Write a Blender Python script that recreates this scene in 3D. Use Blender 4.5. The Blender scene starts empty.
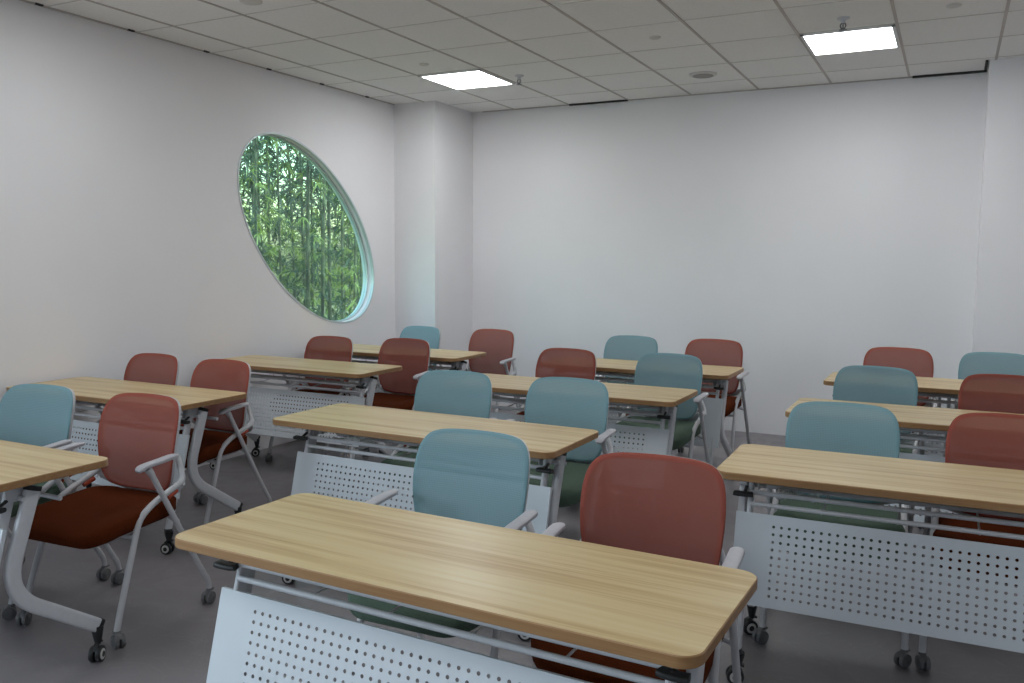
import bpy, bmesh, math, random
from mathutils import Vector, Matrix
random.seed(7)
C = bpy.context.scene.collection
PI = math.pi
XL, YB, H = -4.655, 7.43, 2.8785          # window wall, back wall, ceiling height
XR, YF = 3.4, -3.0                       # walls behind / beside the camera

# ------------------------------------------------------------------ materials
def mat(name, col, rough=.5, metal=0., spec=.5):
    m = bpy.data.materials.new(name); m.use_nodes = True
    b = m.node_tree.nodes['Principled BSDF']
    b.inputs['Base Color'].default_value = (*col, 1); b.inputs['Roughness'].default_value = rough
    b.inputs['Metallic'].default_value = metal; b.inputs['Specular IOR Level'].default_value = spec
    return m
def N(m, t, **kw):
    n = m.node_tree.nodes.new(t)
    for k, v in kw.items():
        if k in n.inputs: n.inputs[k].default_value = v
        else: setattr(n, k, v)
    return n
def L(m, a, b): m.node_tree.links.new(a, b)
def bsdf(m): return m.node_tree.nodes['Principled BSDF']
def ramp(m, stops):
    r = N(m, 'ShaderNodeValToRGB'); e = r.color_ramp.elements
    while len(e) < len(stops): e.new(.5)
    for x, (p, c) in zip(e, stops): x.position = p; x.color = (*c, 1)
    return r
def noisy(m, scale, c0, c1, detail=4, bump=0., coord='Object', vec=(1, 1, 1)):
    tc = N(m, 'ShaderNodeTexCoord'); mp = N(m, 'ShaderNodeMapping'); mp.inputs['Scale'].default_value = vec
    n = N(m, 'ShaderNodeTexNoise', Scale=scale, Detail=detail)
    L(m, tc.outputs[coord], mp.inputs['Vector']); L(m, mp.outputs[0], n.inputs['Vector'])
    r = ramp(m, [(.3, c0), (.7, c1)]); L(m, n.outputs['Fac'], r.inputs[0]); L(m, r.outputs[0], bsdf(m).inputs['Base Color'])
    if bump:
        bp = N(m, 'ShaderNodeBump', Strength=bump, Distance=.004); L(m, n.outputs['Fac'], bp.inputs['Height']); L(m, bp.outputs[0], bsdf(m).inputs['Normal'])
    return n

M_wall = mat('painted_wall', (.7, .68, .7), .75, spec=.25)
noisy(M_wall, 1.3, (.835, .82, .835), (.865, .85, .865), 6, .12)
M_ceil = mat('ceiling_tile', (.6, .57, .54), .9, spec=.1)
noisy(M_ceil, 60, (.87, .86, .84), (.91, .90, .88), 3, .1)
M_grid = mat('ceiling_grid_metal', (.50, .455, .43), .6)
M_grid2 = mat('ceiling_grid_metal_light', (.64, .62, .59), .6)
M_gap = mat('dark_gap', (.03, .028, .027), .9)
M_white = mat('white_plastic', (.78, .78, .77), .45)
# floor: mauve grey polished coating with soft marbling
M_floor = mat('floor_coating', (.2, .18, .19), .33)
def _floor(m):
    tc = N(m, 'ShaderNodeTexCoord')
    n1 = N(m, 'ShaderNodeTexNoise', Scale=.9, Detail=6, Distortion=1.2)
    n2 = N(m, 'ShaderNodeTexNoise', Scale=2.6, Detail=8, Distortion=2.5)
    L(m, tc.outputs['Object'], n1.inputs['Vector']); L(m, tc.outputs['Object'], n2.inputs['Vector'])
    r1 = ramp(m, [(.3, (.178, .160, .170)), (.7, (.222, .203, .212))]); L(m, n1.outputs['Fac'], r1.inputs[0])
    r2 = ramp(m, [(.484, (0, 0, 0)), (.5, (.22, .22, .22)), (.516, (0, 0, 0))]); L(m, n2.outputs['Fac'], r2.inputs[0])
    mx = N(m, 'ShaderNodeMixRGB', blend_type='MIX'); mx.inputs['Color2'].default_value = (.30, .28, .29, 1)
    L(m, r2.outputs[0], mx.inputs['Fac']); L(m, r1.outputs[0], mx.inputs['Color1']); L(m, mx.outputs[0], bsdf(m).inputs['Base Color'])
    rr = ramp(m, [(.3, (.30,) * 3), (.7, (.42,) * 3)]); L(m, n2.outputs['Fac'], rr.inputs[0]); L(m, rr.outputs[0], bsdf(m).inputs['Roughness'])
_floor(M_floor)
# wood laminate: long streaks along X
M_wood = mat('oak_laminate', (.5, .34, .18), .38)
def _wood(m):
    tc = N(m, 'ShaderNodeTexCoord'); oi = N(m, 'ShaderNodeObjectInfo')
    ml = N(m, 'ShaderNodeMath', operation='MULTIPLY'); ml.inputs[1].default_value = 40; L(m, oi.outputs['Random'], ml.inputs[0])
    cx = N(m, 'ShaderNodeCombineXYZ'); L(m, ml.outputs[0], cx.inputs['X']); L(m, ml.outputs[0], cx.inputs['Y'])
    ad = N(m, 'ShaderNodeVectorMath', operation='ADD'); L(m, tc.outputs['Object'], ad.inputs[0]); L(m, cx.outputs[0], ad.inputs[1])
    def layer(sx, sy, scale, dist):
        mp = N(m, 'ShaderNodeMapping'); mp.inputs['Scale'].default_value = (sx, sy, 1)
        n = N(m, 'ShaderNodeTexNoise', Scale=scale, Detail=5, Distortion=dist); L(m, ad.outputs[0], mp.inputs['Vector']); L(m, mp.outputs[0], n.inputs['Vector']); return n
    a = layer(.85, 17, 1.3, .35); b = layer(.8, 95, 1.5, .1)
    r = ramp(m, [(.30, (.39, .24, .095)), (.43, (.51, .355, .160)), (.52, (.595, .45, .225)), (.68, (.64, .52, .29))])
    mm = N(m, 'ShaderNodeMixRGB', blend_type='MIX'); mm.inputs['Fac'].default_value = .28
    L(m, a.outputs['Fac'], mm.inputs['Color1']); L(m, b.outputs['Fac'], mm.inputs['Color2']); L(m, mm.outputs[0], r.inputs[0])
    L(m, r.outputs[0], bsdf(m).inputs['Base Color'])
    bsdf(m).inputs['Coat Weight'].default_value = .2; bsdf(m).inputs['Coat Roughness'].default_value = .27
_wood(M_wood)
M_edge = mat('oak_edge_band', (.42, .23, .10), .45)
noisy(M_edge, 3, (.285, .145, .055), (.36, .205, .09), 4, vec=(1, 14, 30))
M_steel = mat('grey_white_powder_coat', (.50, .515, .54), .42)
noisy(M_steel, 40, (.56, .57, .60), (.59, .60, .63), 2)
M_panel = mat('white_sheet_steel', (.60, .64, .68), .45)
noisy(M_panel, 6, (.62, .665, .71), (.64, .685, .73), 2)
M_frame = mat('light_grey_plastic', (.46, .46, .475), .45)
noisy(M_frame, 30, (.52, .52, .54), (.55, .55, .57), 2)
M_pad = mat('grey_armrest_plastic', (.38, .375, .40), .5)
noisy(M_pad, 60, (.43, .42, .45), (.46, .45, .48), 3, .1)
M_black = mat('black_plastic', (.015, .015, .016), .5)
M_castor = mat('smoky_grey_plastic', (.13, .13, .135), .35)
M_hub = mat('wheel_hub', (.62, .62, .60), .4)
M_red = mat('red_orange_plastic', (.42, .055, .02), .4)
def weave(name, c0, c1, open_):
    m = mat(name, c0, .8, spec=.2)
    tc = N(m, 'ShaderNodeTexCoord')
    w1 = N(m, 'ShaderNodeTexWave', Scale=46.); w1.bands_direction = 'Z'
    w2 = N(m, 'ShaderNodeTexWave', Scale=52.); w2.bands_direction = 'X'
    n = N(m, 'ShaderNodeTexNoise', Scale=5., Detail=2)
    for t in (w1, w2, n): L(m, tc.outputs['Object'], t.inputs['Vector'])
    mu = N(m, 'ShaderNodeMath', operation='MULTIPLY'); L(m, w1.outputs['Fac'], mu.inputs[0]); L(m, w2.outputs['Fac'], mu.inputs[1])
    r = ramp(m, [(.0, c0), (1., c1)]); L(m, mu.outputs[0], r.inputs[0]); L(m, r.outputs[0], bsdf(m).inputs['Base Color'])
    if open_:
        sh = N(m, 'ShaderNodeMath', operation='MULTIPLY'); sh.inputs[1].default_value = open_; L(m, mu.outputs[0], sh.inputs[0])
        tr = N(m, 'ShaderNodeBsdfTransparent'); mix = N(m, 'ShaderNodeMixShader'); out = m.node_tree.nodes['Material Output']
        L(m, sh.outputs[0], mix.inputs[0]); L(m, bsdf(m).outputs[0], mix.inputs[1]); L(m, tr.outputs[0], mix.inputs[2]); L(m, mix.outputs[0], out.inputs[0])
    return m
FAB = {
 'blue': dict(mesh=weave('blue_mesh', (.20, .325, .36), (.265, .40, .435), .38), rim=weave('blue_mesh_rim', (.175, .30, .335), (.22, .355, .39), 0),
              seat=mat('sage_green_fabric', (.075, .115, .085), .9, spec=.2)),
 'red': dict(mesh=weave('red_mesh', (.26, .076, .056), (.335, .108, .08), .36), rim=weave('red_mesh_rim', (.27, .068, .048), (.325, .088, .063), 0),
             seat=mat('rust_orange_fabric', (.17, .045, .014), .95, spec=.08))}
noisy(FAB['blue']['seat'], 220, (.085, .125, .095), (.11, .16, .12), 2, .25)
noisy(FAB['red']['seat'], 220, (.07, .014, .0035), (.095, .02, .005), 2, .25)
def leafmat(name, c, tr):
    m = mat(name, c, .5)
    n = N(m, 'ShaderNodeObjectInfo'); tc = N(m, 'ShaderNodeTexCoord'); ns = N(m, 'ShaderNodeTexNoise', Scale=1.7, Detail=3); L(m, tc.outputs['Object'], ns.inputs['Vector'])
    r = ramp(m, [(.3, tuple(x * .55 for x in c)), (.7, tuple(min(1, x * 1.5) for x in c))]); L(m, ns.outputs['Fac'], r.inputs[0]); L(m, r.outputs[0], bsdf(m).inputs['Base Color'])
    t = N(m, 'ShaderNodeBsdfTranslucent'); t.inputs['Color'].default_value = (*tr, 1)
    mix = N(m, 'ShaderNodeMixShader'); mix.inputs[0].default_value = .45; out = m.node_tree.nodes['Material Output']
    L(m, bsdf(m).outputs[0], mix.inputs[1]); L(m, t.outputs[0], mix.inputs[2]); L(m, mix.outputs[0], out.inputs[0])
    return m
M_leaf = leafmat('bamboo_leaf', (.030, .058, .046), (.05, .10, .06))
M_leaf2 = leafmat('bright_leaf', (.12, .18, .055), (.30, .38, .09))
M_culm = mat('bamboo_culm', (.13, .17, .07), .45)
noisy(M_culm, 2, (.03, .045, .028), (.07, .09, .05), 3, vec=(1, 1, 3))
M_soil = mat('leaf_litter_ground', (.10, .085, .05), .95)
noisy(M_soil, 8, (.06, .06, .03), (.16, .15, .08), 6)
# window glass: thin, faintly green
M_glass = bpy.data.materials.new('green_tinted_glass'); M_glass.use_nodes = True
def _glass(m, tint):
    m.node_tree.nodes.remove(bsdf(m)); out = m.node_tree.nodes['Material Output']
    t = N(m, 'ShaderNodeBsdfTransparent'); t.inputs[0].default_value = (*tint, 1)
    g = N(m, 'ShaderNodeBsdfGlossy'); g.inputs['Roughness'].default_value = .02
    lw = N(m, 'ShaderNodeLayerWeight', Blend=.5); pw = N(m, 'ShaderNodeMath', operation='POWER'); pw.inputs[1].default_value = 5; L(m, lw.outputs['Facing'], pw.inputs[0])
    f = N(m, 'ShaderNodeMath', operation='MULTIPLY_ADD'); f.inputs[1].default_value = .6; f.inputs[2].default_value = .06; L(m, pw.outputs[0], f.inputs[0]); mix = N(m, 'ShaderNodeMixShader')
    L(m, f.outputs[0], mix.inputs[0]); L(m, t.outputs[0], mix.inputs[1]); L(m, g.outputs[0], mix.inputs[2]); d = N(m, 'ShaderNodeBsdfDiffuse'); d.inputs[0].default_value = (.75, .85, .84, 1); m2 = N(m, 'ShaderNodeMixShader'); m2.inputs[0].default_value = .035
    L(m, mix.outputs[0], m2.inputs[1]); L(m, d.outputs[0], m2.inputs[2]); L(m, m2.outputs[0], out.inputs[0])
_glass(M_glass, (.60, .90, .81))
M_film = bpy.data.materials.new('clear_plastic_film'); M_film.use_nodes = True
def _film(m):
    out = m.node_tree.nodes['Material Output']; b = bsdf(m)
    b.inputs['Base Color'].default_value = (.75, .8, .8, 1); b.inputs['Roughness'].default_value = .12; b.inputs['Specular IOR Level'].default_value = 1.
    t = N(m, 'ShaderNodeBsdfTransparent'); mix = N(m, 'ShaderNodeMixShader'); mix.inputs[0].default_value = .6
    L(m, t.outputs[0], mix.inputs[1]); L(m, b.outputs[0], mix.inputs[2]); L(m, mix.outputs[0], out.inputs[0])
_film(M_film)
def emit(name, col, s):
    m = bpy.data.materials.new(name); m.use_nodes = True; m.node_tree.nodes.remove(bsdf(m))
    e = N(m, 'ShaderNodeEmission', Strength=s); e.inputs[0].default_value = (*col, 1)
    L(m, e.outputs[0], m.node_tree.nodes['Material Output'].inputs[0]); return m
M_lamp = emit('lit_diffuser', (.96, .985, 1.), 20)

# ------------------------------------------------------------------ mesh helpers
def mesh_of(name, bm, mats, smooth=True, ang=40):
    bmesh.ops.recalc_face_normals(bm, faces=bm.faces)
    me = bpy.data.meshes.new(name); bm.to_mesh(me); bm.free()
    for m in (mats if isinstance(mats, (list, tuple)) else [mats]): me.materials.append(m)
    if smooth:
        me.shade_smooth(); me.set_sharp_from_angle(angle=math.radians(ang))
    return me
def link(name, me, parent=None):
    o = bpy.data.objects.new(name, me); C.objects.link(o); o.parent = parent; return o
def obj(name, bm, mats, parent=None, smooth=True, ang=40): return link(name, mesh_of(name, bm, mats, smooth, ang), parent)
def box(bm, c, s, rot=None, bev=0.):
    g = bmesh.ops.create_cube(bm, size=1); vs = g['verts']
    for v in vs: v.co = Vector((v.co.x * s[0], v.co.y * s[1], v.co.z * s[2]))
    if bev:
        es = list({e for v in vs for e in v.link_edges})
        r = bmesh.ops.bevel(bm, geom=es, offset=bev, segments=2, affect='EDGES', profile=.5); vs = list({v for f in r['faces'] for v in f.verts} | {v for v in vs if v.is_valid})
        seen = set(vs); stack = list(vs)
        while stack:
            v = stack.pop()
            for e in v.link_edges:
                w = e.other_vert(v)
                if w not in seen: seen.add(w); stack.append(w)
        vs = list(seen)
    for v in vs:
        p = v.co.copy()
        if rot: p = rot @ p
        v.co = p + Vector(c)
def fillet(pts, r, n=7):
    pts = [Vector(p) for p in pts]
    if not isinstance(r, (list, tuple)): r = [r] * len(pts)
    out = [pts[0]]
    for i in range(1, len(pts) - 1):
        a, b, c = pts[i - 1], pts[i], pts[i + 1]
        u, w = (a - b), (c - b); d = min(r[i], u.length * .48, w.length * .48)
        p0, p2 = b + u.normalized() * d, b + w.normalized() * d
        for k in range(n + 1):
            t = k / n; out.append(p0 * (1 - t) ** 2 + b * 2 * t * (1 - t) + p2 * t * t)
    out.append(pts[-1]); return out
def sweep(bm, pts, rx, ry=None, seg=10, up=(1, 0, 0), power=2., taper=None):
    """tube of elliptical (or squarish, power > 2) section; rx along `up`, ry across it"""
    ry = ry or rx; up = Vector(up); rings = []; n = len(pts); pts = [Vector(p) for p in pts]
    for i, p in enumerate(pts):
        t = (pts[min(i + 1, n - 1)] - pts[max(i - 1, 0)]).normalized()
        a = (up - t * up.dot(t))
        if a.length < 1e-4: a = t.orthogonal()
        a.normalize(); b = t.cross(a); k = taper(i / (n - 1)) if taper else 1.
        ring = []
        for j in range(seg):
            th = 2 * PI * j / seg; c, s = math.cos(th), math.sin(th)
            c = math.copysign(abs(c) ** (2 / power), c); s = math.copysign(abs(s) ** (2 / power), s)
            ring.append(bm.verts.new(p + a * (c * rx * k) + b * (s * ry * k)))
        rings.append(ring)
    for r0, r1 in zip(rings, rings[1:]):
        for j in range(seg): bm.faces.new((r0[j], r0[(j + 1) % seg], r1[(j + 1) % seg], r1[j]))
    bm.faces.new(rings[0][::-1]); bm.faces.new(rings[-1])
def lathe(bm, prof, c=(0, 0, 0), axis='z', seg=20):
    rings = []
    for r, h in prof:
        ring = []
        for j in range(seg):
            t = 2 * PI * j / seg; a, b = r * math.cos(t), r * math.sin(t)
            q = (a, b, h) if axis == 'z' else (h, a, b)
            ring.append(bm.verts.new(Vector(c) + Vector(q)))
        rings.append(ring)
    for r0, r1 in zip(rings, rings[1:]):
        for j in range(seg): bm.faces.new((r0[j], r0[(j + 1) % seg], r1[(j + 1) % seg], r1[j]))
    bm.faces.new(rings[0][::-1]); bm.faces.new(rings[-1])
def rrect(w, d, r, n=6, cy=0.):
    out = []
    for cx_, cy_, a0 in ((w / 2 - r, d / 2 - r, 0), (-w / 2 + r, d / 2 - r, 90), (-w / 2 + r, -d / 2 + r, 180), (w / 2 - r, -d / 2 + r, 270)):
        for k in range(n + 1):
            a = math.radians(a0 + 90 * k / n); out.append((cx_ + r * math.cos(a), cy_ + r * math.sin(a) + cy))
    return out
def stack(bm, rings, f=None, mat_side=None):
    """rings: list of (outline, z) with equal counts; caps both ends"""
    R = []
    for o, z in rings:
        R.append([bm.verts.new(f(x, y, z) if f else (x, y, z)) for x, y in o])
    n = len(R[0]); fs = []
    for a, b in zip(R, R[1:]):
        for j in range(n): fs.append(bm.faces.new((a[j], a[(j + 1) % n], b[(j + 1) % n], b[j])))
    if mat_side is not None:
        for q in fs: q.material_index = mat_side
    bm.faces.new(R[0][::-1]); bm.faces.new(R[-1])
def prop(o, label=None, cat=None, group=None, kind=None):
    for k, v in (('label', label), ('category', cat), ('group', group), ('kind', kind)):
        if v: o[k] = v
    return o
def empty(name, loc=(0, 0, 0), rz=0.):
    o = bpy.data.objects.new(name, None); C.objects.link(o); o.location = loc; o.rotation_euler = (0, 0, rz); o.empty_display_size = .1; return o
def copy_tree(o, parent=None):
    c = o.copy(); C.objects.link(c); c.parent = parent
    for k in ('label', 'group'):
        if parent is None and k in c: del c[k]
    for ch in list(o.children): copy_tree(ch, c)
    return c
def structure(name, bm, m, parent=None, smooth=False):
    o = obj(name, bm, m, parent, smooth)
    if parent is None: o['kind'] = 'structure'
    return o

# ------------------------------------------------------------------ room shell
def slab(name, lo, hi, m):
    bm = bmesh.new(); box(bm, [(a + b) / 2 for a, b in zip(lo, hi)], [b - a for a, b in zip(lo, hi)]); return structure(name, bm, m)
WT = .115
slab('floor', (XL - WT, YF - .1, -.12), (XR + .1, YB + .1, 0), M_floor)
slab('ceiling', (XL - WT, YF - .1, H), (XR + .1, YB + .1, H + .15), M_ceil)
slab('wall_back', (XL - WT, YB, 0), (XR + .1, YB + .12, H), M_wall)
slab('wall_right', (XR, YF, 0), (XR + .1, YB, H), M_wall)
slab('wall_front', (XL, YF - .1, 0), (XR, YF, H), M_wall)
# square column in the corner, and the pilaster at the right
slab('wall_corner_column', (XL, 6.735, 0), (-4.212, YB, H), M_wall)
slab('wall_pilaster', (.166, 7.05, 0), (2.2, YB, H), M_wall)

# wall with the slanted oval window
EY, EZ = 5.575, 1.662; EA, EB = .957, .558
EU = Vector((0, -.7695, .6386)); EV = Vector((0, .6386, .7695))
def oval(k, n=96, a=0., x=0.):
    """point ring of the oval, grown by a metres"""
    return [Vector((x, EY, EZ)) + EU * ((EA + a) * math.cos(2 * PI * i / n)) + EV * ((EB + a) * math.sin(2 * PI * i / n)) for i in range(n)]
def wall_left():
    bm = bmesh.new(); y0, y1, z0, z1 = YF, YB, 0., H
    el = oval(1); angs = [math.atan2(p.z - EZ, p.y - EY) for p in el]
    def edge(a):
        c, s = math.cos(a), math.sin(a); t = 1e9
        if c > 1e-9: t = min(t, (y1 - EY) / c)
        if c < -1e-9: t = min(t, (y0 - EY) / c)
        if s > 1e-9: t = min(t, (z1 - EZ) / s)
        if s < -1e-9: t = min(t, (z0 - EZ) / s)
        return EY + c * t, EZ + s * t
    outer = [edge(a) for a in angs]
    for cy, cz in ((y0, z0), (y0, z1), (y1, z0), (y1, z1)):      # snap the closest point to each corner
        k = min(range(len(outer)), key=lambda i: abs(((angs[i] - math.atan2(cz - EZ, cy - EY) + PI) % (2 * PI)) - PI)); outer[k] = (cy, cz)
    V = {}
    for side, x in (('in', XL), ('out', XL - WT)):
        V[side] = ([bm.verts.new((x, p.y, p.z)) for p in el], [bm.verts.new((x, y, z)) for y, z in outer])
    n = len(el)
    for i in range(n):
        j = (i + 1) % n
        for s in ('in', 'out'): bm.faces.new((V[s][0][i], V[s][0][j], V[s][1][j], V[s][1][i]))
        bm.faces.new((V['in'][0][i], V['in'][0][j], V['out'][0][j], V['out'][0][i]))
        bm.faces.new((V['in'][1][i], V['in'][1][j], V['out'][1][j], V['out'][1][i]))
    return structure('wall_left', bm, M_wall)
wall_left()
M_alu = mat('window_aluminium', (.60, .66, .67), .35, .3)
def ringprism(x0, x1, a0, a1):
    bm = bmesh.new(); R = [[bm.verts.new(p) for p in oval(1, a=a, x=x)] for a, x in ((a0, x0), (a1, x0), (a1, x1), (a0, x1))]; n = len(R[0])
    for q in range(4):
        A, B = R[q], R[(q + 1) % 4]
        for i in range(n): bm.faces.new((A[i], A[(i + 1) % n], B[(i + 1) % n], B[i]))
    return bm
win = structure('window_1', ringprism(XL - .085, XL - .055, -.012, -.0005), M_alu, smooth=True)
win['label'] = 'slanted oval window with green-tinted glass set in the side wall'
gb = bmesh.new()
for x in (XL - .07,):
    vs = [gb.verts.new(p) for p in oval(1, a=-.008, x=x)]; gb.faces.new(vs)
obj('pane', gb, M_glass, win, smooth=False)
obj('trim', ringprism(XL - .02, XL + .006, -.003, .011), M_alu, win)
# joint lines of the wall boards
# ------------------------------------------------------------------ ceiling grid, gaps, fittings
GX = [-.363 + .5665 * k for k in range(-7, 7)]
GY = [5.135 + .6115 * k for k in range(-13, 4)]
bm = bmesh.new()
for x in GX: box(bm, (x, (YF + YB) / 2, H - .0015), (.017, YB - YF, .005))
nf = len(bm.faces)
for y in GY: box(bm, ((XL + XR) / 2, y, H - .001), (XR - XL, .008, .004))
bm.faces.ensure_lookup_table()
for f in bm.faces[nf:]: f.material_index = 1
g = structure('trim_1', bm, [M_grid, M_grid2]); g['label'] = 'thin grey grid of the suspended tile ceiling'
bm = bmesh.new()
for lo, hi in (((-3.19, YB - .03), (-2.63, YB - .002)), ((-.34, YB - .035), (.16, YB - .002)), ((.14, 7.04), (.158, YB - .1))):
    box(bm, ((lo[0] + hi[0]) / 2, (lo[1] + hi[1]) / 2, H - .006), (hi[0] - lo[0], hi[1] - lo[1], .014))
for y in GY:
    if y > 1: box(bm, (XL + .011, y - .05, H - .003), (.02, .045, .010))
g = structure('trim_2', bm, M_gap); g['label'] = 'dark open gaps where ceiling tiles meet the walls'
bm = bmesh.new()
box(bm, (XL + .006, (YF + 6.735) / 2, H - .004), (.012, 6.735 - YF, .008)); box(bm, (-2., YB - .006, H - .004), (4.2, .012, .008))
g = structure('trim_3', bm, M_grid); g['label'] = 'thin wall angle around the ceiling edge'

def light(cx, cy, label):
    r = empty('ceiling_light', (cx, cy, H)); prop(r, label, 'light', 'lit ceiling panels')
    w, d = .545, .59
    bm = bmesh.new()
    for sx, sy, lx, ly in ((1, 0, .018, d), (-1, 0, .018, d), (0, 1, w, .018), (0, -1, w, .018)):
        box(bm, (sx * (w / 2 - .009), sy * (d / 2 - .009), -.006), (lx, ly, .014))
    obj('frame', bm, M_white, r, smooth=False)
    bm = bmesh.new(); box(bm, (0, 0, -.005), (w - .036, d - .036, .006)); obj('diffuser', bm, M_lamp, r, smooth=False)
light(-.363 - .5665 / 2, 6.052, 'square lit panel set in the ceiling over the plain stretch of back wall')
light(-3.1955 - .5665 / 2, 6.052, 'square lit panel set in the ceiling beside the corner column')
def sprinkler(x, y, label):
    r = empty('ceiling_sprinkler', (x, y, H)); prop(r, label, 'sprinkler', 'ceiling sprinklers')
    bm = bmesh.new(); lathe(bm, [(.036, 0), (.036, -.004), (.02, -.012), (.012, -.014), (.012, -.03)]); obj('collar', bm, M_steel, r)
    bm = bmesh.new()
    for s in (-1, 1): sweep(bm, fillet([(s * .008, 0, -.028), (s * .017, 0, -.045), (s * .004, 0, -.066)], .012), .004, seg=6)
    lathe(bm, [(.004, -.03), (.004, -.066)], seg=8); obj('body', bm, M_castor, r)
    bm = bmesh.new(); lathe(bm, [(.006, -.064), (.022, -.067), (.022, -.070), (.004, -.071)], seg=14); obj('deflector', bm, M_castor, r)
sprinkler(-.635, 5.49, 'small metal sprinkler head hanging beside the light over the back wall')
sprinkler(-3.05, 6.10, 'small metal sprinkler head hanging beside the light by the column')
M_cap = mat('ceiling_fitting', (.68, .66, .63), .6)
M_capd = mat('fitting_grille', (.34, .32, .30), .7)
r = empty('ceiling_speaker', (-1.761, 6.655, H)); prop(r, 'round ceiling speaker with dark grille in a tile close to the back wall', 'speaker')
bm = bmesh.new(); lathe(bm, [(.105, 0), (.105, -.006), (.095, -.012), (.07, -.014)], seg=28); obj('rim', bm, M_cap, r)
bm = bmesh.new(); lathe(bm, [(.078, -.0135), (.078, -.017), (.02, -.021)], seg=24); obj('grille', bm, M_capd, r)
for x, y, rr, lb in ((-1.754, 5.437, .036, 'small round ceiling disc in a tile in front of the round speaker'), (-.061, 5.482, .04, 'small round ceiling disc beyond the lit panel, toward the pilaster'),
                 (-3.502, 5.453, .036, 'small round ceiling disc in a tile in front of the light by the column'), (-3.524, 3.73, .062, 'round ceiling disc over the window-side tables')):
    bm = bmesh.new(); lathe(bm, [(rr, 0), (rr, -.005), (rr * .8, -.010), (rr * .3, -.012)], seg=20)
    o = obj('ceiling_detector', bm, M_cap); o.location = (x, y, H); prop(o, lb, 'ceiling detector', 'small ceiling discs')

# ------------------------------------------------------------------ training table (origin: floor, centre; front edge at -Y)
TD, TL, TZ = .504, 1.40, .75
def wheel_mesh(name, r, w, hubcol):
    bm = bmesh.new()
    for s in (-1, 1):
        c = s * (w / 2 + .003); h = w / 2 - .001
        n0 = len(bm.faces)
        lathe(bm, [(r * .62, c - h), (r * .93, c - h), (r, c - h * .55), (r, c + h * .55), (r * .93, c + h), (r * .62, c + h)], axis='x', seg=18)
        n1 = len(bm.faces); o = s * h
        lathe(bm, [(r * .66, c + o - s * .002), (r * .66, c + o + s * .0015), (r * .42, c + o + s * .003)], axis='x', seg=18)
        bm.faces.ensure_lookup_table()
        for f in bm.faces[n1:]: f.material_index = 1
        n2 = len(bm.faces)
        lathe(bm, [(r * .40, c + o + s * .001), (r * .34, c + o + s * .0045), (r * .1, c + o + s * .005)], axis='x', seg=12)
    lathe(bm, [(r * .2, -w), (r * .2, w)], axis='x', seg=8)
    return mesh_of(name, bm, hubcol)
TW = wheel_mesh('wheel', .030, .018, [M_black, M_hub])
CW = wheel_mesh('wheel', .027, .017, [M_castor, M_castor])
def add_caster(parent, x, y, top, rot, kind):
    """swivel caster: stem and hood, with the twin wheel as sub-part; top = height of the stem"""
    bm = bmesh.new()
    if kind == 'table':
        lathe(bm, [(.021, top), (.021, top - .012), (.012, .070), (.008, .062)], seg=12)
        hood = [(0, .019, .066), (0, .006, .071), (0, -.018, .062), (0, -.027, .044)]; m, wm, r, w = M_black, TW, .030, .010
    else:
        lathe(bm, [(.010, top), (.010, .066), (.014, .062), (.014, .056)], seg=12)
        hood = [(0, .016, .058), (0, .004, .062), (0, -.016, .054), (0, -.026, .036)]; m, wm, r, w = M_castor, CW, .027, .012
    sweep(bm, fillet(hood, .01, 4), w, .005, seg=8, power=3.)
    for s in (-1, 1): sweep(bm, [(0, -.006, .056), (0, -.008, r)], .0022, .008, seg=6)
    c = link('caster', mesh_of('caster', bm, m), parent); c.location = (x, y, 0); c.rotation_euler = (0, 0, rot)
    wl = link('wheel', wm, c); wl.location = (0, -.010, r)
    return c
def panel_mesh():
    """perforated modesty panel: x across, y up, holes cut through"""
    bm = bmesh.new(); nx, ny, p, r = 40, 10, .0262, .0052; W, Hh = 1.285, .315
    x0, y0 = -nx * p / 2, -ny * p / 2
    for i in range(nx):
        for j in range(ny):
            cx, cy = x0 + (i + .5) * p, y0 + (j + .5) * p; h = p / 2
            sq = [(h, 0), (h, h), (0, h), (-h, h), (-h, 0), (-h, -h), (0, -h), (h, -h)]
            O = [bm.verts.new((cx + a, cy + b, 0)) for a, b in sq]
            I = [bm.verts.new((cx + r * math.cos(k * PI / 4), cy + r * math.sin(k * PI / 4), 0)) for k in range(8)]
            for k in range(8): bm.faces.new((O[k], O[(k + 1) % 8], I[(k + 1) % 8], I[k]))
    X, Y = [-W / 2, x0, -x0, W / 2], [-Hh / 2, y0, -y0, Hh / 2]
    for i in range(3):
        for j in range(3):
            if i == 1 and j == 1: continue
            bm.faces.new([bm.verts.new(q) for q in ((X[i], Y[j], 0), (X[i + 1], Y[j], 0), (X[i + 1], Y[j + 1], 0), (X[i], Y[j + 1], 0))])
    bmesh.ops.remove_doubles(bm, verts=bm.verts, dist=1e-5)
    # folded rim to the rear
    for a, b in (((-W / 2, Hh / 2), (W / 2, Hh / 2)), ((-W / 2, -Hh / 2), (W / 2, -Hh / 2)), ((-W / 2, -Hh / 2), (-W / 2, Hh / 2)), ((W / 2, -Hh / 2), (W / 2, Hh / 2))):
        bm.faces.new([bm.verts.new(q) for q in ((*a, 0), (*b, 0), (*b, -.014), (*a, -.014))])
    return mesh_of('modesty_panel', bm, M_panel, smooth=False)
PANEL = panel_mesh()
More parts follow.
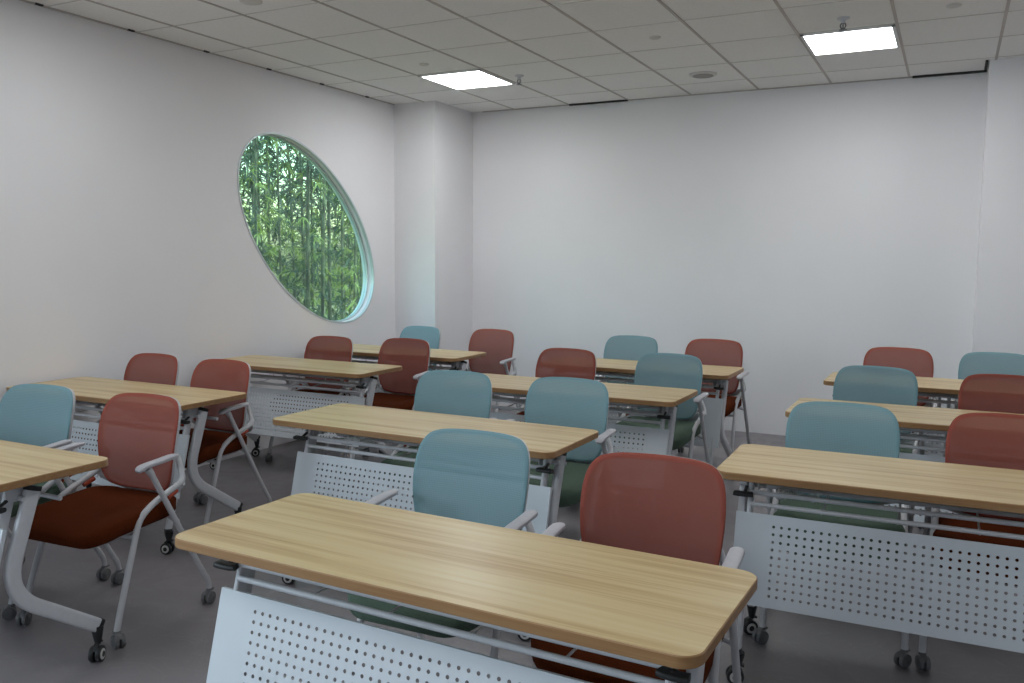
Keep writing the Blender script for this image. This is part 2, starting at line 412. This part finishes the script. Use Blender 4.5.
def make_table():
    r = empty('training_table'); F = -TD / 2
    Y = lambda y: F + y
    # top: laminate faces, darker edge band
    bm = bmesh.new(); o = lambda i: rrect(TL - 2 * i, TD - 2 * i, .048 - i, 8)
    R = [(o(.0025), TZ - .026), (o(0), TZ - .0235), (o(0), TZ - .0025), (o(.0022), TZ)]
    stack(bm, R, mat_side=1); obj('tabletop', bm, [M_wood, M_edge], r, ang=30)
    for s in (-1, 1):
        x = s * (.7 - .066)
        bm = bmesh.new(); sweep(bm, fillet([(x, Y(.236), .690), (x, Y(.124), .362), (x, Y(.466), .128)], .13, 12), .0145, .0255, seg=24, power=4.5)
        lg = obj('leg', bm, M_steel, r, ang=55)
        bm = bmesh.new(); sweep(bm, [(x, Y(.2355), .688), (x, Y(.2405), .703)], .0165, .0275, seg=16, power=4.); obj('end_cap', bm, M_black, lg)
        bm = bmesh.new(); sweep(bm, [(x, Y(.456), .135), (x, Y(.469), .126)], .016, .027, seg=16, power=4.); obj('end_cap', bm, M_black, lg)
        add_caster(r, x, Y(.458), .133, (.5 if s > 0 else -.9), 'table')
        xi = s * (.7 - .100)
        bm = bmesh.new(); sweep(bm, [(xi, Y(.186), .712), (xi, Y(.022), .125)], .009, .019, seg=16, power=4.); lg = obj('leg', bm, M_steel, r, ang=55)
        bm = bmesh.new(); sweep(bm, [(xi, Y(.023), .128), (xi, Y(.020), .112)], .0115, .0205, seg=12, power=3.); obj('end_cap', bm, M_black, lg)
        add_caster(r, xi, Y(.024), .114, -1.25, 'table')
        # hinge bracket and its release lever
        bm = bmesh.new()
        box(bm, (s * .60, Y(.25), .7215), (.11, .22, .005), bev=.001)
        for d in (.085, .125): box(bm, (s * (.7 - d), Y(.205), .690), (.004, .10, .064), bev=.001)
        lathe(bm, [(.009, -.045), (.009, .045)], (s * .60, Y(.20), .668), 'x', 12)
        br = obj('bracket', bm, M_steel, r, ang=30)
        bm = bmesh.new()
        sweep(bm, [(s * .615, Y(.160), .668), (s * .617, Y(.128), .652)], .006, seg=8, up=(1, 0, 0))
        sweep(bm, [(s * .588, Y(.126), .650), (s * .60, Y(.122), .6495), (s * .635, Y(.120), .6495), (s * .650, Y(.122), .650)], .0085, .016, seg=14, up=(0, 0, 1), power=3.); obj('lever', bm, M_black, br)
    for y, z, rr in ((.145, .653, .0085), (.145, .612, .0085), (.36, .625, .0085), (.262, .676, .013)):
        bm = bmesh.new(); sweep(bm, [(-.60, Y(y), z), (.60, Y(y), z)], rr, seg=10, up=(0, 0, 1)); obj('rail', bm, M_steel, r)
    for x in (-.36, -.12, .12, .36):
        bm = bmesh.new(); sweep(bm, fillet([(x, Y(.147), .604), (x, Y(.250), .606), (x, Y(.360), .617), (x, Y(.366), .672)], .012, 4), .0035, seg=6); obj('rack_wire', bm, M_steel, r)
    p = link('modesty_panel', PANEL, r); sl = math.atan2(.078, .305)
    p.location = (0, Y(.086), .432); p.rotation_euler = (PI / 2 - sl, 0, 0)
    return r
# column, row, centre x of the anchor end, front y, rotation
P0 = make_table()
rows = ['front row', 'second row', 'third row', 'back row']
T = [  # anchor end, x, y (front corner there), rot deg, label
 ('r', -.374, 1.484, -1.89, 'wood-topped folding table closest to the camera, whole oak-patterned top and both ends showing'),
 ('r', -1.295, 2.875, -1.04, 'wood-topped folding table of the middle column, second row, with film glinting under it'),
 ('l', -.696, 2.904, 1.02, 'wood-topped folding table in front of the blue chair, far from window, perforated panel fully showing'),
 ('r', -2.645, 1.558, -.26, 'wood-topped folding table cut off by the picture edge, in front of the pulled-out red chair'),
 ('r', -3.263, 2.92, 0, 'wood-topped folding table along the window wall with two red chairs, second row'),
 ('r', -3.215, 4.294, 0, 'wood-topped folding table under the oval window, bright window sheen on its top'),
 ('r', -3.161, 5.321, -.16, 'wood-topped folding table in the back row by the corner column'),
 ('r', -1.225, 4.214, -.63, 'wood-topped folding table of the middle column, third row, a blue chair at its aisle end'),
 ('r', -1.217, 5.362, -.57, 'wood-topped folding table of the middle column set closest to the back wall'),
 ('l', -.682, 4.21, -.09, 'wood-topped folding table second from the back wall, in the column farthest from the window'),
 ('l', -.662, 5.431, -.61, 'wood-topped folding table closest to the pilaster, in the column farthest from the window')]
tables = []
for i, (end, x, y, rd, lb) in enumerate(T):
    t = P0 if i == 0 else copy_tree(P0)
    th = math.radians(rd); e = Vector((math.cos(th), math.sin(th), 0)); n = Vector((-e.y, e.x, 0)); s = -1 if end == 'r' else 1
    t.location = Vector((x, y, 0)) + e * (s * TL / 2) + n * (TD / 2); t.rotation_euler = (0, 0, th)
    prop(t, lb, 'table', 'wood-topped folding training tables'); tables.append(t)
    if i == 4: t.scale = (.946, 1, 1)
    if i == 5: t.scale = (.965, 1, 1)
    if i == 8: t.scale = (.95, 1, 1); t.location.x += .035

# ------------------------------------------------------------------ chair (origin: floor, centre; faces -Y)
def catmull(pts, n=6, closed=False):
    out = []; m = len(pts)
    for i in range(m if closed else m - 1):
        p = [Vector(pts[(i + k) % m] if closed else pts[min(max(i + k, 0), m - 1)]) for k in (-1, 0, 1, 2)]
        for k in range(n):
            t = k / n; out.append(.5 * ((2 * p[1]) + (p[2] - p[0]) * t + (2 * p[0] - 5 * p[1] + 4 * p[2] - p[3]) * t * t + (3 * p[1] - p[0] - 3 * p[2] + p[3]) * t ** 3))
    if not closed: out.append(Vector(pts[-1]))
    return out
HALF = [(0, .492), (.10, .494), (.165, .508), (.200, .55), (.216, .62), (.2255, .70), (.226, .775), (.2155, .832), (.188, .869), (.14, .884), (.07, .8885)]
HALF = [(x * .957, z) for x, z in HALF]
def back_outline():
    pts = [(x, 0, z) for x, z in HALF] + [(0, 0, .8895)] + [(-x, 0, z) for x, z in HALF[:0:-1]]
    return [(p.x, p.z) for p in catmull(pts, 4, True)]
OUT = back_outline()
def back_y(x, z):
    t = (z - .49) / .40
    return .125 + .075 * t + .03 * math.sin(min(max(t, 0), 1) * PI * .9) * -1 - .55 * x * x
def make_chair(kind):
    r = empty('mesh_chair'); fab = FAB[kind]
    # mesh back: fabric sheet with opaque rim, centre see-through
    bm = bmesh.new(); cx, cz = 0, .69; rings = []
    for k in (1., .985, .93, .80, .62, .42, .2):
        rings.append([bm.verts.new((cx + (x - cx) * k, back_y((x - cx) * k, cz + (z - cz) * k) + (.006 if k == 1. else 0), cz + (z - cz) * k)) for x, z in OUT])
    n = len(OUT)
    for i, (a, b) in enumerate(zip(rings, rings[1:])):
        for j in range(n): bm.faces.new((a[j], a[(j + 1) % n], b[(j + 1) % n], b[j])).material_index = 1 if i < 2 else 0
    bm.faces.new(rings[-1])
    obj('backrest', bm, [fab['mesh'], fab['rim']], r, ang=70)
    # frame behind the rim
    bm = bmesh.new(); A = []
    for k, dy in ((.985, .009), (.985, .022), (.94, .024), (.94, .009)):
        A.append([bm.verts.new((x * k, back_y(x * k, cz + (z - cz) * k) + dy, cz + (z - cz) * k)) for x, z in OUT])
    for q in range(4):
        for j in range(n): bm.faces.new((A[q][j], A[q][(j + 1) % n], A[(q + 1) % 4][(j + 1) % n], A[(q + 1) % 4][j]))
    obj('back_frame', bm, M_frame, r, ang=60)
    # seat
    def bend(x, y, z):
        k = max(0., (-y - .10)); return (x, y, z - 1.15 * k * k + .10 * max(0, y) * (1 if z > .43 else .6) + .45 * x * x * (1 if z > .44 else 0))
    o = lambda i, d=0: rrect(.478 - 2 * i, .455 - 2 * i, .11 - i * .6, 7, -.072)
    bm = bmesh.new(); stack(bm, [(o(.05), .412), (o(.018), .415), (o(.002), .430), (o(0), .444), (o(.008), .457), (o(.03), .465), (o(.075), .467), (o(.14), .463)], bend); obj('seat', bm, fab['seat'], r, ang=80)
    bm = bmesh.new(); stack(bm, [(o(.06), .398), (o(.035), .402), (o(.022), .412), (o(.03), .416)], bend); obj('seat_pan', bm, M_frame, r)
    for s in (-1, 1):
        # one tube: from the back frame, forward past the seat, down to the front caster
        bm = bmesh.new()
        sweep(bm, fillet([(s * .192, .150, .645), (s * .218, .142, .595), (s * .238, .130, .553), (s * .236, -.03, .498), (s * .238, -.102, .455), (s * .250, -.222, .115), (s * .250, -.236, .060)], [0, .04, .05, .06, .06, .04, 0], 6), .0125, seg=12)
        obj('leg', bm, M_frame, r)
        # tube from the arm pad back and down to the rear caster
        bm = bmesh.new()
        sweep(bm, fillet([(s * .262, -.075, .652), (s * .262, -.055, .625), (s * .262, .190, .165), (s * .262, .232, .100), (s * .262, .238, .058)], [0, .03, .05, .05, 0], 6), .0115, seg=12, taper=lambda t: 1.35 - .35 * min(1, t * 3.5))
        obj('leg', bm, M_frame, r)
        bm = bmesh.new()
        sweep(bm, catmull([(s * .261, -.122, .648), (s * .262, -.095, .662), (s * .263, -.02, .668), (s * .263, .035, .672), (s * .261, .078, .674)], 4), .0215, .0095, seg=16, up=(1, 0, 0), power=3.,
              taper=lambda t: .55 + .45 * min(1, min(t, 1 - t) * 7)); obj('armrest', bm, M_pad, r)
        bm = bmesh.new(); sweep(bm, [(s * .232, .10, .520), (s * .236, .048, .503)], .009, .011, seg=10); obj('stopper', bm, M_red, r)
        bm = bmesh.new(); sweep(bm, [(s * .20, .075, .418), (s * .262, .075, .400)], .009, seg=8, up=(0, 0, 1)); obj('seat_pivot', bm, M_frame, r)
        add_caster(r, s * .250, -.236, .066, random.choice((.4, -.7, 1.2)), 'chair'); add_caster(r, s * .262, .238, .066, random.choice((.12, -.1, .05)), 'chair')
    bm = bmesh.new()
    pts = catmull([(-.238, .130, .552), (-.20, .146, .520), (-.10, .158, .496), (0, .162, .490), (.10, .158, .496), (.20, .146, .520), (.238, .130, .552)], 5)
    sweep(bm, pts, .021, .007, seg=12, up=(0, 0, 1), power=3.); obj('lower_back_bar', bm, M_frame, r)
    bm = bmesh.new(); sweep(bm, [(-.241, -.124, .387), (.241, -.124, .387)], .009, seg=8, up=(0, 0, 1)); obj('cross_bar', bm, M_frame, r)
    return r
P = {k: make_chair(k) for k in ('blue', 'red')}
used = set()
CH = [
 ('blue', -1.402, 2.329, 0.7, 'blue mesh-back armchair at the table closest to the camera, beside a red one'),
 ('red', -0.747, 2.266, 3.1, 'red mesh-back armchair at the table closest to the camera, beside a blue one'),
 ('blue', -2.249, 3.651, 5.0, 'blue mesh-back chair of the middle second-row pair, seat toward the window'),
 ('blue', -1.640, 3.692, 1.1, 'blue mesh-back chair of the middle second-row pair, arm over the table end by the aisle'),
 ('red', -2.215, 4.979, -4.6, 'red mesh-back chair in the middle column, third row, only its back above the table'),
 ('blue', -1.538, 5.020, -2.6, 'blue mesh-back chair in the middle column, third row, at the aisle end'),
 ('blue', -2.155, 6.100, -2.0, 'blue mesh-back chair in the middle of the back row, against plain wall'),
 ('red', -1.535, 6.140, -3.0, 'red mesh-back chair in the middle of the back row, legs seen against the wall'),
 ('blue', -3.616, 2.303, 7.1, 'blue mesh-back chair beside the pulled-out red chair, next to the window wall'),
 ('red', -3.006, 2.343, 3.5, 'red mesh-back chair pulled out with rust seat, arms, legs and casters fully in view'),
 ('red', -4.230, 3.440, 0.0, 'red mesh-back chair against the window wall, second row, only upper back in view'),
 ('red', -3.652, 3.420, 0.0, 'red mesh-back chair at the second-row aisle end, crossed legs showing past the table'),
 ('red', -4.078, 4.900, 0.0, 'red mesh-back chair below the oval window, only its back above the table'),
 ('red', -3.500, 5.035, 0.0, 'red mesh-back chair at the end of the table under the oval window, armrest showing'),
 ('blue', -4.041, 6.051, -5.0, 'blue mesh-back chair in the back row standing in front of the corner column'),
 ('red', -3.363, 6.091, -5.0, 'red mesh-back chair in the back row, just past the corner column'),
 ('blue', -0.355, 3.557, 5.0, 'pale blue mesh-back chair behind the table with the fully shown panel, beside a red chair'),
 ('red', 0.226, 3.581, -1, 'dark red mesh-back chair cut by the picture edge, behind the fully shown perforated panel'),
 ('blue', -0.357, 4.962, -5.0, 'blue mesh-back chair two tables before the pilaster, between a nearer blue and farther red chair'),
 ('red', 0.280, 4.911, 0, 'dark red mesh-back chair two tables before the pilaster, in front of a blue chair'),
 ('red', -0.292, 6.165, 0.0, 'red mesh-back chair closest to the back wall in the column farthest from the window'),
 ('blue', 0.286, 6.143, 0, 'blue mesh-back chair in the back row standing in front of the pilaster')]
for kind, x, y, rd, lb in CH:
    o = copy_tree(P[kind]) if kind in used else P[kind]; used.add(kind)
    th = math.radians(rd); o.location = (x, y, 0); o.rotation_euler = (0, 0, th)
    prop(o, lb, 'chair', kind + ' mesh-back training chairs')

# ------------------------------------------------------------------ crumpled protective film lying on the racks
def film(ti, x, y, w, d, label, seed):
    rnd = random.Random(seed); bm = bmesh.new(); nx, ny = 22, 16; g = {}
    for i in range(nx + 1):
        for j in range(ny + 1):
            u, v = i / nx - .5, j / ny - .5; e = 1 - .25 * (abs(u * 2) ** 3 + abs(v * 2) ** 3)
            g[i, j] = bm.verts.new((u * w * e + rnd.uniform(-.004, .004), v * d * e + rnd.uniform(-.004, .004), rnd.uniform(0, .010) + .012 * math.sin(7 * u + seed) * math.sin(5 * v) + .012))
    for i in range(nx):
        for j in range(ny):
            q = (g[i, j], g[i + 1, j], g[i + 1, j + 1], g[i, j + 1])
            for t in ((q[:3]), (q[0], q[2], q[3])): bm.faces.new(t)
    o = obj('plastic_film', bm, M_film, smooth=False); t = tables[ti]
    c, s = math.cos(t.rotation_euler.z), math.sin(t.rotation_euler.z)
    o.location = t.location + Vector((c * x - s * y, s * x + c * y, .6225)); o.rotation_euler = (.03, 0, t.rotation_euler.z); prop(o, label, 'plastic film', 'crumpled film on the racks')
film(0, -.30, -.03, .40, .11, 'crumpled clear plastic film on the rack below the table closest to the camera', 1)
film(1, -.40, -.015, .30, .13, 'crumpled shiny plastic film below the second-row middle table', 2)
film(5, .47, -.03, .20, .11, 'crumpled clear plastic film below the table under the oval window', 3)
film(2, -.45, -.03, .20, .11, 'crumpled clear plastic film below the table with the fully shown panel', 4)

# ------------------------------------------------------------------ bamboo outside the window
bm = bmesh.new(); box(bm, (-14, 8, -.3), (18.2, 40, .2)); g = structure('ground', bm, M_soil); g['label'] = 'leaf-covered earth outside the window'
def leafblade(bm, p, d, ln, w, droop, mi=0):
    d = d.normalized(); side = d.cross(Vector((0, 0, 1)));
    if side.length < .05: side = Vector((1, 0, 0))
    side = (side.normalized() + Vector((0, 0, random.uniform(-.8, .8)))).normalized(); L_, R_ = [], []
    for t, k in ((0, .25), (.3, 1), (.65, .75)):
        q = p + d * ln * t + Vector((0, 0, -droop * t * t)); L_.append(bm.verts.new(q + side * w * k)); R_.append(bm.verts.new(q - side * w * k))
    tip = bm.verts.new(p + d * ln + Vector((0, 0, -droop)))
    for k in range(2): bm.faces.new((L_[k], L_[k + 1], R_[k + 1], R_[k])).material_index = mi
    bm.faces.new((L_[2], tip, R_[2])).material_index = mi
def sprays(rnd, n, z0, z1, rad, mi_p):
    bm = bmesh.new()
    for _ in range(n):
        z = rnd.uniform(z0, z1); a = rnd.uniform(0, 2 * PI); rr = rad * rnd.random() ** .6
        p = Vector((rr * math.cos(a) + .015 * z, rr * math.sin(a), z)); mi = 1 if rnd.random() < mi_p else 0
        for k in range(rnd.randint(4, 7)):
            b = a + rnd.uniform(-1.1, 1.1); leafblade(bm, p, Vector((math.cos(b), math.sin(b), rnd.uniform(-.7, .25))), rnd.uniform(.08, .19), rnd.uniform(.0045, .0095), rnd.uniform(.02, .10), mi)
    return mesh_of('foliage', bm, [M_leaf, M_leaf2], smooth=False)
rnd = random.Random(11)
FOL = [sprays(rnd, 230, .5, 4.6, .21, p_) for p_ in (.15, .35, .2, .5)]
def culm_mesh(h, r, lean):
    bm = bmesh.new(); pts = []; rad = []
    z = 0
    while z < h:
        for dz, k in ((0, 1.), (.012, 1.22), (.024, 1.), (.13, .97)):
            pts.append(((lean * ((z + dz) / h) ** 2), .3 * lean * ((z + dz) / h) ** 2, z + dz)); rad.append(k * (1 - .45 * z / h))
        z += .27
    nn = len(pts); sweep(bm, pts, r, seg=8, taper=lambda t: rad[min(nn - 1, round(t * (nn - 1)))])
    return mesh_of('culm', bm, M_culm)
CULM = [culm_mesh(4.8, .022, .16), culm_mesh(5.2, .016, -.12), culm_mesh(4.5, .026, .08)]
k = 0
sites = []
for x, y0, y1, st in ((-6.0, 5.5, 9.0, .80), (-6.72, 5.9, 10.6, .80), (-7.45, 6.2, 11.4, .84), (-8.2, 7.1, 12.4, .9)):
    y = y0
    while y < y1: sites.append((x + rnd.uniform(-.03, .03), y + rnd.uniform(-.02, .02))); y += st
for x, y in sites:
    b = empty('bamboo', (x, y, -.2), rnd.uniform(0, 6.28)); s = rnd.uniform(.9, 1.12); b.scale = (1, 1, s)
    prop(b, 'green bamboo stem with narrow drooping leaves in the grove behind the oval window', 'bamboo', 'bamboo stems outside the window')
    link('culm', CULM[k % 3], b)
    if k % 4 != 3: link('culm', CULM[(k + 1) % 3], b).location = (.14, -.09, 0)
    link('foliage', FOL[k % 4], b); k += 1
# dense growth beyond the stems
bm = bmesh.new(); r2 = random.Random(5)
for _ in range(18000):
    p = Vector((r2.uniform(-11.4, -9.4), r2.uniform(6.5, 15.5), r2.uniform(-.1, 1.) * 5.2)); a = r2.uniform(0, 6.28)
    if p.z < 0: continue
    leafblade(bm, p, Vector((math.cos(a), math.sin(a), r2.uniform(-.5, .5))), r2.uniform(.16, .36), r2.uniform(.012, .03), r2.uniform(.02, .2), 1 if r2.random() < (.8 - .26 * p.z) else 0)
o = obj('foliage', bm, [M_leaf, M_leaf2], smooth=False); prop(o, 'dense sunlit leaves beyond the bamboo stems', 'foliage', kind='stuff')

# ------------------------------------------------------------------ light
def area(name, loc, sx, sy, power, col=(.95, .985, 1.)):
    l = bpy.data.lights.new(name, 'AREA'); l.shape = 'RECTANGLE'; l.size, l.size_y = sx, sy; l.energy = power; l.color = col
    o = bpy.data.objects.new(name, l); C.objects.link(o); o.location = loc; return o
for x, y, e in ((-3.48, 3., 12), (-.646, 3., 14), (2.19, 3., 3.5), (-3.48, 0, 14), (-.646, 0, 16), (2.19, 0, 2), (2.19, 6.05, 15)):   # the other ceiling panels, above the camera and the front rows
    area('ceiling_lamp', (x, y, H - .03), .55, .6, e)
dl = area('window_daylight', (XL + .1, -.9, 1.66), 1.7, 1.1, 86, (.70, .88, 1.)); dl.rotation_euler = (0, -PI / 2, 0)   # daylight of the next window of this wall, beside the camera
sun = bpy.data.lights.new('sun', 'SUN'); sun.energy = 11; sun.angle = .01; sun.color = (1, .95, .85)
so = bpy.data.objects.new('sun', sun); C.objects.link(so); so.rotation_euler = Vector((-.55, .25, -1.)).to_track_quat('-Z', 'Y').to_euler()
w = bpy.data.worlds.new('sky'); bpy.context.scene.world = w; w.use_nodes = True
nt = w.node_tree; bg = nt.nodes['Background']; sk = nt.nodes.new('ShaderNodeTexSky'); sk.sky_type = 'NISHITA'; sk.sun_disc = False; sk.sun_elevation = math.radians(52); sk.sun_rotation = 1.2; sk.air_density = 1.6; sk.dust_density = 3.
nt.links.new(sk.outputs[0], bg.inputs[0]); bg.inputs[1].default_value = .85

# ------------------------------------------------------------------ camera
cam = bpy.data.cameras.new('camera'); co = bpy.data.objects.new('camera', cam); C.objects.link(co)
cam.sensor_width = 36; cam.lens = 862.36 * 36 / 1024; cam.clip_start = .05
R = Matrix(((.8913837345, .4532080889, .0061209516), (-.0487101446, .0823607654, .9954114858), (.4506244109, -.8875917601, .0954908782))).transposed()
co.matrix_world = Matrix.Translation((0, 0, 1.4697)) @ R.to_4x4()
sc = bpy.context.scene; sc.camera = co
sc.view_settings.view_transform = 'Standard'; sc.view_settings.look = 'None'; sc.view_settings.exposure = 0.
sc.cycles.use_denoising = True; sc.cycles.max_bounces = 8; sc.cycles.transparent_max_bounces = 24; sc.cycles.sample_clamp_indirect = 6
